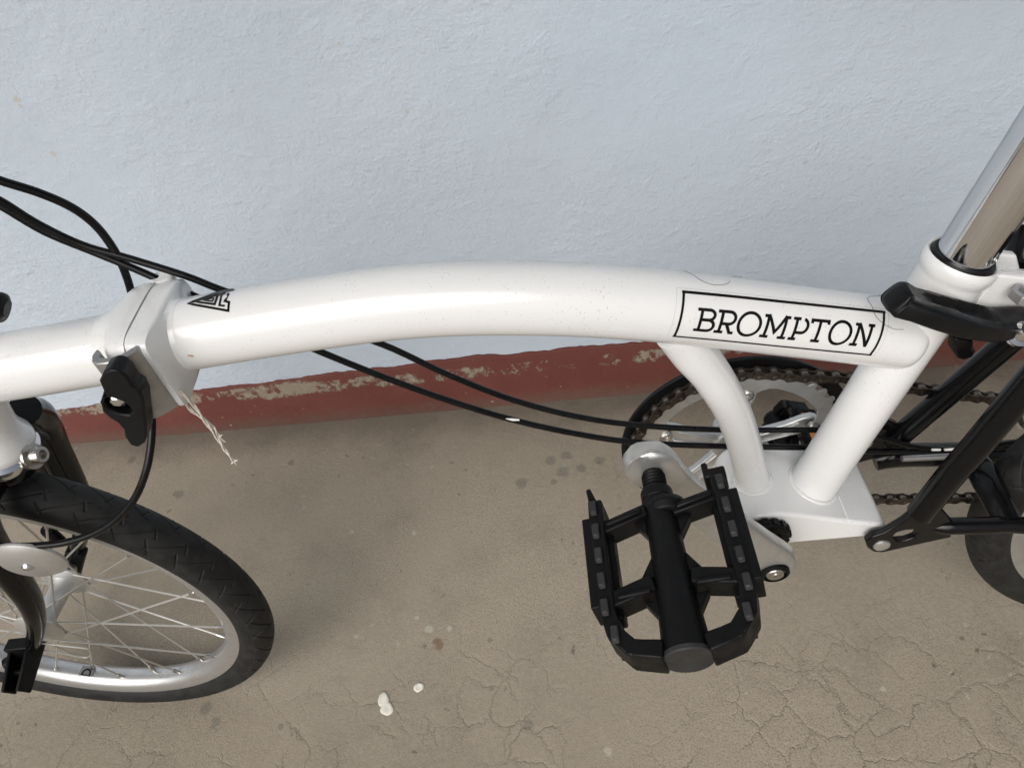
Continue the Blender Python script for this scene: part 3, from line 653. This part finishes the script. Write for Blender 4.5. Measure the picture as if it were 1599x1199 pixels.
MB().lathe([(.0, -.0712), (.0030, -.0712), (.0034, -.0728), (.0062, -.0732), (.0070, -.0724), (.0072, -.069)], (0, 0, ZB), (0, 1, 0), 24, caps=False).build('crank_bolt', BOLT, ca)
cb = crank(-1, .078, .086, 1).build('crank_arm', ALU, bike, ang=60)

# --- pedals (built along -Y from the crank face, platform in the XY plane)
def pedal(far):
    root = MB()
    root.tube([(0, -.013, 0), (0, -.020, 0)], .0105, 24).tube([(0, -.020, 0), (0, -.030, 0)], [.0108, .0100], 24)
    root.tube([(0, -.020, 0), (0, -.024, 0), (0, -.060, 0), (0, -.085, 0), (0, -.1122, 0)], [.0085, .0100, .0108, .0122, .0140], 32)
    root.lathe([(.004, -.0215), (.013, -.0225), (.0142, -.0265), (.012, -.031), (.004, -.033)], (.004, 0, -.001), (0, 1, 0), 24)
    b = root.build('pedal', BLACK_PLASTIC, bike, .0008, 2)
    cage = MB()
    for s in (-1, 1):
        # outer rail, curving in at the outer end
        P = [(s * .0405, -.016, 0), (s * .0410, -.030, 0), (s * .0410, -.085, 0), (s * .0385, -.098, 0), (s * .0300, -.107, 0), (s * .013, -.111, 0)]
        for p, q in zip(P, P[1:]): cage.bar((p[0] - s * .0012, p[1], 0), (q[0] - s * .0012, q[1], 0), .0092, .0205)
        for p in P[1:-1]: cage.tube([(p[0] - s * .0012, p[1], -.0102), (p[0] - s * .0012, p[1], .0102)], .0046, 14)
        # lower lip of the rail
        cage.bar((s * .0345, -.026, -.0035), (s * .0345, -.088, -.0035), .0055, .012)
        for yy, d_ in ((-.034 if s > 0 else -.031, -1), (-.068, 1), (-.082, -1)): cage.extrude([(s * .009, yy, -.005), (s * .019, yy - .001 * d_, -.005), (s * .010, yy + .012 * d_, -.005)], (0, 0, .009))
        # cross bars with a groove
        ye = -.0262 if s > 0 else -.0345; yi = -.031 if s > 0 else -.0275
        cage.bar((s * .008, yi, 0), (s * .038, ye, 0), .0075, .016); cage.bar((s * .011, yi * .9 + ye * .1 - .0005, .0088), (s * .034, yi * .15 + ye * .85, .0088), .0030, .003)
        cage.bar((s * .011, -.073, 0), (s * .038, -.0785 - .001 * (s < 0), 0), .0090, .017); cage.bar((s * .013, -.0782, .0080), (s * .033, -.0790, .0080), .0030, .004)
        cage.bar((s * .012, -.1075, -.001), (s * .030, -.1045, -.001), .0080, .013)
    cage.box((.0385, -.0135, .001), (.014, .006, .017)); cage.box((.0335, -.0105, .005), (.004, .010, .008)); cage.bar((-.0405, -.018, 0), (-.0430, -.0060, .002), .006, .018, w2=.003)
    cage = cage.build('pedal_cage', BLACK_PLASTIC, b, .0011, 2)
    TOOTH = [(-.0052, 0), (-.0038, .0030), (.0038, .0030), (.0052, 0)]
    for s in (-1, 1):
        for side in (1, -1):
            for k in range(6):
                y = -.022 - .0155 * k; xx = .0405 if k < 5 else .0365
                m = MB().extrude([(s * xx - .0022, y + a, side * (.0100 + h)) for a, h in TOOTH], (.0044, 0, 0)); m.build('grip_tooth', SCUFF, b, .0006, 1)
        m = MB(); m.extrude([(s * .0432, -.027, -.012), (s * .0432, -.083, -.012), (s * .0432, -.083, .0095), (s * .0432, -.027, .0095)], (s * .0060, 0, 0), [[(s * .0432, -.032, -.008), (s * .0432, -.078, -.008), (s * .0432, -.078, .006), (s * .0432, -.032, .006)]])
        m.build('reflector_frame', BLACK_PLASTIC, b, .0008, 2)
        MB().box((s * .0462, -.055, -.001), (.003, .045, .0135)).build('reflector', AMBER, b)
    MB().lathe([(.0, -.1140), (.0128, -.1140), (.0138, -.1146), (.0146, -.1140), (.0146, -.1118), (0, -.1118)], (0, 0, 0), (0, 1, 0), 40, caps=False).build('end_cap', SCUFF, b)
    MB().tube([(0, .004, 0), (0, -.016, 0)], .0070, 20).build('pedal_axle', BLACK_PLASTIC, b)
    th = MB()
    for k in range(5): th.lathe([(.0070, -.0022 * k - .0010), (.0080, -.0022 * k - .0018), (.0070, -.0022 * k - .0026)], (0, 0, 0), (0, 1, 0), 20, caps=False)
    th.build('axle_thread', BLACK_PLASTIC, b)
    return b
pn = pedal(False)
ex = cu * .170 + Vector((0, 0, ZB))
pn.matrix_local = Matrix.Translation((ex.x, -0.0772, ex.z)) @ Matrix.Rotation(R(-10), 4, 'Y') @ Matrix.Diagonal((.925, 1.025, 1, 1))
pf = pedal(True); fx = cu * -.170 + Vector((0, .089, ZB))
pf.matrix_local = Matrix.Translation(fx) @ Matrix.Rotation(math.pi, 4, 'Z') @ Matrix.Rotation(R(70), 4, 'Y')

# --- chain: a belt round the ring, the sprocket and the tensioner
CR = .0890
pl = []
for i in range(49): a = R(66 + (257 - 66) * i / 48); pl.append(Vector(ringpt(CR, a, YC)))
LOW = [(.070, .166), (.134, .1570), (.220, .1430), (.300, .136)]
pl += [Vector((x, YC, z)) for x, z in LOW]
for i in range(9): a = R(250 + 130 * i / 8); pl.append(Vector((.330 + .022 * math.cos(a), YC, .158 + .022 * math.sin(a))))
for i in range(15): a = R(250 + 200 * i / 14 - 20); pl.append(Vector((XR + .028 * math.cos(a), YC, .208 + .028 * math.sin(a))))
pl += [Vector((.30, YC, .2530)), Vector((.2136, YC, .2815)), Vector((.139, YC, .3085)), Vector((.075, YC, .3330))]
pl.append(pl[0])
acc = [0.0]
for a, b in zip(pl, pl[1:]): acc.append(acc[-1] + (b - a).length)
NL = int(round(acc[-1] / .0127 / 2)) * 2; step = acc[-1] / NL
def on_chain(d):
    d %= acc[-1]
    for i in range(len(acc) - 1):
        if acc[i] <= d <= acc[i + 1]: return pl[i].lerp(pl[i + 1], (d - acc[i]) / max(1e-9, acc[i + 1] - acc[i]))
def link_mesh(off, nm):
    m = MB(); L = .0127; o = []
    for i in range(9): a = R(90 + 180 * i / 8); o.append((-L / 2 + .0042 * math.cos(a), .0042 * math.sin(a)))
    o.append((0, -.0029))
    for i in range(9): a = R(-90 + 180 * i / 8); o.append((L / 2 + .0042 * math.cos(a), .0042 * math.sin(a)))
    o.append((0, .0029))
    for s in (-1, 1): m.extrude([(x, s * off - .0005, z) for x, z in o], (0, .0010, 0))
    return m.mesh(nm)
def roller_mesh():
    m = MB(); m.tube([(0, -.0020, 0), (0, .0020, 0)], .0039, 14)
    m.tube([(0, -.0046, 0), (0, .0046, 0)], .0019, 12); return m.mesh('chain_roller')
OUT_ME, IN_ME, ROL_ME = link_mesh(.0034, 'outer_link'), link_mesh(.0022, 'inner_link'), roller_mesh()
chain = MB().tube([(XR, YC - .004, .208), (XR, YC + .004, .208)], .012, 20).build('chain', CHAIN, bike)   # sprocket boss carries the links
for k in range(NL):
    a, b = on_chain(k * step), on_chain((k + 1) * step); t = (b - a).normalized(); z_ = t.cross(Vector((0, 1, 0))) * -1
    z_ = Vector((0, 1, 0)).cross(t) * -1
    M = Matrix(((t.x, 0, z_.x, 0), (t.y, 1, z_.y, 0), (t.z, 0, z_.z, 0), (0, 0, 0, 1)))
    o = link('chain_link', (OUT_ME if k % 2 else IN_ME), CHAIN, chain); o.matrix_local = Matrix.Translation((a + b) / 2) @ M
    o = link('chain_roller', ROL_ME, CHAIN_PIN, chain); o.matrix_local = Matrix.Translation(a) @ M
spk = MB(); spk.extrude([(XR + (.0265 + (.003 if k % 4 in (0, 1) else 0)) * math.cos(2 * math.pi * k / 52), YC - .001, .208 + (.0265 + (.003 if k % 4 in (0, 1) else 0)) * math.sin(2 * math.pi * k / 52)) for k in range(52)], (0, .002, 0))
spk.build('sprocket', BOLT, bike)

# --- rear frame
lug_o = [(0.078,0.2457),(0.0812,0.2358),(0.0869,0.229),(0.0942,0.2267),(0.1044,0.2294),(0.1227,0.2343),(0.1435,0.2395),(0.1389,0.2615),(0.1288,0.2761),(0.1163,0.2867),(0.1084,0.2816),(0.1011,0.2687),(0.0897,0.2552),(0.0817,0.2522)]
lug_h = [(0.0972,0.2483),(0.0994,0.2542),(0.1055,0.2566),(0.1122,0.2562),(0.1156,0.2511),(0.1148,0.2441),(0.1088,0.2407),(0.102,0.2411)]
for y, nm in ((-.044, 'pivot_lug'), (.043, 'pivot_lug')):
    lg = MB().extrude([(x, y, z) for x, z in lug_o], (0, .006, 0), [[(x, y, z) for x, z in lug_h]]).build(nm, BLACK_GLOSS, bike, .0012, 2)
pb = (0.0913,0.2384)
MB().lathe([(.0, -.0462), (.0035, -.0460), (.0060, -.0452), (.0066, -.0440), (.0066, .05)], (pb[0], 0, pb[1]), (0, 1, 0), 32).build('pivot_bolt', ALU, bike)
CSN = [(0.1231,-0.04,0.2524), (0.139,-0.042,0.2533), (0.1655,-0.044,0.2522), (0.1935,-0.045,0.2484), (.300, -.054, .222), (XR, -.058, .209)]
MB().tube(CSN, [.0030, .0066, .0066, .0066, .0066, .0070], 24, smooth=5).build('chainstay', BLACK_GLOSS, bike)
CSF = [(0.1198,0.046,0.2277), (0.1381,0.046,0.2306), (0.1825,0.046,0.2242), (0.2494,0.048,0.2147), (.320, .056, .210), (XR, .058, .209)]
MB().tube(CSF, [.0095, .0105, .0105, .0105, .0085, .0070], 24, smooth=5).build('chainstay', BLACK_GLOSS, bike)
SSN = [(0.112,-0.0425,0.2763), (0.1147,-0.0425,0.2865), (0.1244,-0.0425,0.3262), (0.1345,-0.041,0.3552), (0.1491,-0.0385,0.4002), (0.1626,-0.036,0.4404)]
MB().tube(SSN, .0092, 28, smooth=5).build('seat_stay', BLACK_GLOSS, bike)
SSF = [(0.1282,0.043,0.2535), (0.1443,0.04,0.2874), (0.1605,0.035,0.3262), (0.1755,0.029,0.3655), (0.1889,0.023,0.4022)]
MB().tube(SSF, .0090, 28, smooth=5).build('seat_stay', BLACK_GLOSS, bike)
MB().tube([(0.1865,0.03,0.2466), (0.1804,-0.002,0.2587), (0.181,-0.043,0.2529)], [.0085, .0090, .0080], 24, smooth=4, flat=(.7, 1.2)).build('rear_bridge', BLACK_GLOSS, bike)
MB().tube([(0.1342,0.032,0.2443), (0.179,0.032,0.2395)], .0026, 16).build('cable_adjuster', GREY_PLATE, bike)
MB().tube([(.172, -.030, .445), (.172, .030, .445)], .016, 28).build('suspension_block', BLACK_PLASTIC, bike, .003)
MB().tube([(0.1528,-0.03,0.3699), (0.1556,-0.03,0.3726), (0.1602,-0.03,0.3654), (0.1683,-0.028,0.3506), (0.1813,-0.02,0.3351)], .0016, 10, smooth=4).build('cable_guide', BLACK_GLOSS, bike)

# --- seat clamp lever and its hardware
def lever():
    st = [(1397,462,.006,.0085), (1404,460,.010,.0120), (1425,464,.0125,.0140), (1450,472,.013,.0148)]
    LV = [((0.056,-0.031,0.4852), .0040, .0060), ((0.0575,-0.0317,0.485), .0072, .0096), ((0.0603,-0.0325,0.4837), .0086, .0108), ((0.0667,-0.0355,0.4822), .0078, .0112), ((0.0796,-0.037,0.476), .0086, .0118), ((0.0939,-0.0365,0.4683), .0092, .0118), ((0.1094,-0.0345,0.4601), .0090, .0112), ((0.1227,-0.032,0.4546), .0080, .0100), ((0.1379,-0.029,0.4503), .0078, .0095), ((0.1553,-0.026,0.4457), .0070, .0085)]
    LV = [(Vector(c) + Vector((0, .0022, -.0036)) * min(1, i / 3), hy * (1 + .42 * min(1, i / 3)), hz * (1 - .42 * min(1, i / 3))) for i, (c, hy, hz) in enumerate(LV)]
    P = [Vector(q[0]) for q in LV]; rings = []
    fine = crom(P, 8); n = 56
    for i, c in enumerate(fine):
        u = i / 8; k = min(int(u), len(LV) - 2); f = u - k
        hy = LV[k][1] * (1 - f) + LV[k + 1][1] * f; hz = LV[k][2] * (1 - f) + LV[k + 1][2] * f
        t = (fine[min(i + 1, len(fine) - 1)] - fine[max(i - 1, 0)]).normalized(); sx = t.cross(sdir).normalized(); up = sx.cross(t)
        q = []
        du = (u - 2.7) / 3.7; dent = .0050 * min(1, 2.2 * du, 9 * (1 - du)) if 0 < du < 1 else 0; dw = .25 + .42 * du
        for a in [2 * math.pi * m / n for m in range(n)]:
            ex_ = .62 if u < 1 else .62 - .14 * min(1, u - 1); x = math.copysign(abs(math.cos(a)) ** ex_, math.cos(a)); z = math.copysign(abs(math.sin(a)) ** ex_, math.sin(a))
            dz = -dent * max(0, min(1, (dw - abs(x + .1)) / .14)) if z > .6 else 0
            q.append(c + sx * x * hy + up * (z * hz + dz))
        rings.append(q)
    return MB().rings(rings).build('clamp_lever', BLACK_MATT, bike, ang=40)
ql = lever()
qn = Vector((0.1357,-0.024,0.4651))
MB().lathe([(.0052, -.003), (.0085, -.003), (.0085, .003), (.0052, .003)], qn, sdir, 6, closed=True).build('clamp_nut', GREY_PLATE, ql, .0006)
MB().lathe([(.0, .009), (.0040, .0085), (.0058, .006), (.0060, .002), (.0085, .0015), (.0088, -.001), (.008, -.0025), (.0, -.0025)], (0.1322,-0.036,0.4474), (.1, -.55, .83), 28, caps=False).build('pivot_screw', CHROME, ql)
MB().box(Vector((0.1451,0.008,0.4553)), (.030, .004, .008), Matrix.Rotation(R(18), 3, 'Y')).build('clamp_ear', WHITE, seat_tube, .001)
MB().tube([(0.139,0.004,0.4529), (0.143,0.004,0.4522)], .0032, 16).build('clamp_spacer', ALU, seat_tube)
kn = MB().lathe([(.0, -.008), (.012, -.008), (.0155, -.004), (.0160, .004), (.013, .008), (.0, .008)], (0.1637,0.02,0.441), (.2, .6, .75), 36, caps=False).build('suspension_stop', BLACK_PLASTIC, bike)
MB().lathe([(.0, -.012), (.010, -.011), (.012, -.004), (.011, .012), (.0, .013)], (0.16,0.022,0.464), (.2, .6, .75), 32, caps=False).build('luggage_roller', BLACK_GLOSS, bike)
ck = [(0.1116,0.4266),(0.1129,0.4152),(0.118,0.4075),(0.1221,0.4056),(0.1275,0.4075),(0.128,0.4131),(0.1254,0.4153),(0.1243,0.4221)]
MB().extrude([(x, -.014, z) for x, z in ck], (0, .010, 0)).build('frame_latch', BLACK_GLOSS, bike, .0025, 3)

# --- control cables
CA = [(-0.476,0.03,0.6222), (-0.4579,0.031,0.6046), (-0.4489,0.032,0.5952), (-0.4383,0.034,0.5757), (-0.4212,0.035,0.5565), (-0.3989,0.035,0.5428), (-0.3692,0.034,0.5242), (-0.3494,0.034,0.508), (-0.305,0.034,0.4756), (-0.261,0.035,0.4435), (-0.2219,0.035,0.4061), (-0.1793,0.035,0.3712), (-0.1325,0.034,0.3445), (-0.083,0.033,0.3258), (-0.0173,0.031,0.3106), (0.0479,0.028,0.3021), (0.0857,0.027,0.2956), (0.1148,0.029,0.2767), (0.1418,0.031,0.2603), (0.1769,0.034,0.2469), (0.2147,0.036,0.2434), (0.2583,0.04,0.2407)]
CB = [(-0.4815,0.036,0.6198), (-0.4642,0.036,0.5998), (-0.4545,0.036,0.5902), (-0.4394,0.036,0.569), (-0.4173,0.036,0.5493), (-0.3956,0.034,0.5324), (-0.3727,0.031,0.5134), (-0.3392,0.031,0.4802), (-0.306,0.033,0.4465), (-0.2688,0.034,0.4128), (-0.2276,0.034,0.3803), (-0.1828,0.034,0.3498), (-0.1345,0.034,0.3238), (-0.0838,0.033,0.3044), (-0.0059,0.031,0.2875), (0.0664,0.028,0.2762), (0.0986,0.028,0.2661), (0.1317,0.03,0.2575), (0.1658,0.033,0.2484), (0.2054,0.036,0.24), (0.2607,0.04,0.2336)]
CC = [(-0.4598,0.02,0.6349), (-0.4446,0.022,0.6213), (-0.4341,0.024,0.6104), (-0.4208,0.028,0.5979), (-0.4098,0.031,0.5843), (-0.405,0.034,0.5685), (-0.405,0.036,0.5496), (-0.4081,0.037,0.5318), (-0.4143,0.036,0.5096), (-0.4209,0.022,0.4766), (-0.4161,-0.004,0.458), (-0.4124,-0.018,0.4532), (-0.4151,-0.03,0.4411), (-0.4225,-0.042,0.4264), (-0.4376,-0.05,0.4087), (-0.4585,-0.055,0.3937), (-0.4791,-0.058,0.3853), (-0.5027,-0.06,0.3813), (-0.5257,-0.061,0.3831), (-0.5475,-0.061,0.3873), (-0.573,-0.06,0.3939)]
c1 = MB().tube(CA, .0024, 12, smooth=6).build('gear_cable', CABLE, bike)
c2 = MB().tube(CB, .0025, 12, smooth=6).build('brake_cable', CABLE, bike)
c3 = MB().tube(CC, .0026, 12, smooth=6).build('front_brake_cable', CABLE, bike)
wm = MB()
for a, b in ((1455, 1468), (1475, 1483), (1486, 1497)):
    pass
MB().tube([(0.1543,0.0285,0.2569), (0.1614,0.0288,0.2552)], .0011, 8).tube([(0.1653,0.029,0.2542), (0.1775,0.03,0.252)], .0011, 8).build('cable_print', WHITE_CHIP, c2)
MB().tube([(-0.1871,0.0312,0.3549), (-0.1823,0.0312,0.3529), (-0.177,0.0314,0.3513)], [.0003, .0011, .0007], 8).build('cable_scuff', WHITE_CHIP, c2)

# --- parts above and outside the picture: saddle, stem and handlebar
SP = S2 + sdir * .36
sd = MB(); rr = []
for t, w, h, zz in ((-.15, .012, .010, .012), (-.12, .020, .018, .014), (-.05, .028, .022, .012), (.02, .045, .025, .010), (.07, .070, .028, .014), (.11, .076, .028, .022), (.13, .060, .018, .026)):
    c = SP + Vector((t, 0, .045 + zz)); rr.append([c + Vector((0, w * math.cos(a), h * math.sin(a) * (1 if math.sin(a) > 0 else .7))) for a in [2 * math.pi * k / 20 for k in range(20)]])
sd.rings(rr); sd.build('saddle', BLACK_PLASTIC, bike, ang=60)
MB().tube([SP, SP + sdir * .03], .018, 20).build('saddle_clamp', BLACK_GLOSS, bike)
h0 = HD0 + hax * .125
MB().tube([h0, h0 + hax * .03], .017, 24).tube([h0 + hax * .03, h0 + Vector((.012, 0, .47))], .0165, 24).build('handlebar_stem', BLACK_GLOSS, bike)
hb = h0 + Vector((.012, 0, .47))
MB().tube([hb + Vector((0, y, z)) for y, z in ((-.26, .07), (-.12, .07), (-.07, .03), (-.04, 0), (.04, 0), (.07, .03), (.12, .07), (.26, .07))], .0127, 16, smooth=4).build('handlebar', BLACK_GLOSS, bike)
MB().tube([(-0.4626,-0.03,0.5687), (-0.4494,-0.03,0.5655), (-0.439,-0.03,0.5627), (-0.4361,-0.03,0.5613)], [.0085, .0088, .0086, .0050], 24, smooth=4).build('stem_clamp_lever', BLACK_MATT, bike)

# ------------------------------------------------------------------ small loose things
th = MB()
def yarn(P, r, tw, mb):
    Q = crom(P, 8)
    for ph in (0, math.pi):
        o = []
        for i, p in enumerate(Q):
            t = (Q[min(i + 1, len(Q) - 1)] - Q[max(i - 1, 0)]).normalized(); x = t.orthogonal().normalized(); y = t.cross(x); a = i * tw + ph
            o.append(p + (x * math.cos(a) + y * math.sin(a)) * r * .55)
        mb.tube(o, r * .62, 7)
LM = Matrix.Rotation(-R(1.806), 4, 'X')
yarn([LM @ Vector(q) for q in [(-0.3725,-0.034,0.4897),(-0.3694,-0.035,0.4862),(-0.3671,-0.035,0.4729),(-0.366,-0.036,0.4585),(-0.3656,-0.036,0.4425),(-0.3658,-0.036,0.4305),(-0.365,-0.036,0.418)]], .0011, .40, th)
yarn([LM @ Vector(q) for q in [(-0.3729,-0.0335,0.4893),(-0.3733,-0.033,0.4814),(-0.3719,-0.0335,0.4685),(-0.3666,-0.0345,0.4601),(-0.3645,-0.035,0.4521),(-0.3646,-0.035,0.4444),(-0.3644,-0.034,0.4366)]], .0010, .40, th)
for a, b in (((366,721),(370,724)), ((365,720),(362,724)), ((349,688),(353,686)), ((348,689),(347,695))): pass
for q in [(-0.3621,-0.036,0.4195),(-0.3649,-0.036,0.4151),(-0.368,-0.036,0.4164)]: th.tube([LM @ Vector((-0.3652,-0.036,0.4187)), LM @ Vector(q)], [.0007, .0004], 6)
for q in [(-0.3622,-0.0345,0.444),(-0.366,-0.0345,0.4348),(-0.3632,-0.0345,0.437)]: th.tube([LM @ Vector((-0.3645,-0.035,0.4437)), LM @ Vector(q)], [.0007, .0004], 6)
tag(th.build('cotton_string', STRING), 'frayed white cotton string hanging down from the frame hinge', 'string')

def hair(P, label):
    m = MB(); m.tube([LM @ on_tube(s, p, .0004) for s, p in P], .00013, 5, smooth=5); tag(m.build('stray_hair', HAIR), label, 'hair')
hair([(0.3328,2.0057),(0.3363,1.7753),(0.3409,1.5063),(0.3466,1.4069),(0.3526,1.4193),(0.3583,1.5562),(0.3657,2.0773),(0.3713,2.1)], 'fine dark hair curled on top of the white tube, left of the lettering corner')
hair([(0.4637,2.1),(0.4831,2.1),(0.476,2.1),(0.4524,1.7652),(0.4507,1.3133),(0.4523,1.0297),(0.4577,0.8569),(0.4643,0.7595),(0.4707,0.778)], 'fine dark hair looping across the right end of the lettered label')

def splat(cx, cy, rx, ry, rot, seed, h=.0012, dent=0):
    rnd = random.Random(seed); n = 28; L = []
    ph = [rnd.uniform(0, 6.28) for _ in range(4)]
    for ringk, (f, z) in enumerate(((1.0, .0004), (.94, h), (.6, h * 1.25), (.25, h * (1.2 - dent)))):
        o = []
        for k in range(n):
            a = 2 * math.pi * k / n; w = 1 + .07 * math.sin(2 * a + ph[0]) + .05 * math.sin(3 * a + ph[1]) + .03 * math.sin(5 * a + ph[2])
            x, y = rx * f * w * math.cos(a), ry * f * w * math.sin(a)
            o.append((cx + x * math.cos(rot) - y * math.sin(rot), cy + x * math.sin(rot) + y * math.cos(rot), z))
        L.append(o)
    return L
def gsplat(name, parts, label):
    m = MB()
    for P in parts: m.rings(splat(*P))
    tag(m.build(name, SPLAT, ang=60), label, 'paint drop', 'white paint drops on the ground')
g1, g2, g3 = (-0.3821,-0.0315,0.0), (-0.3775,-0.0413,0.0), (-0.3434,-0.0216,0.0)
gsplat('paint_drop', [(g1[0], g1[1], .0058, .0085, .2, 3), (g2[0], g2[1], .0072, .0075, .5, 5)], 'larger two-lobed blob of dried white paint on the ground')
gsplat('paint_drop', [(g3[0], g3[1], .0056, .0050, .6, 9, .0012, .9)], 'small round drop of dried white paint beside the two-lobed blob')
print('done')
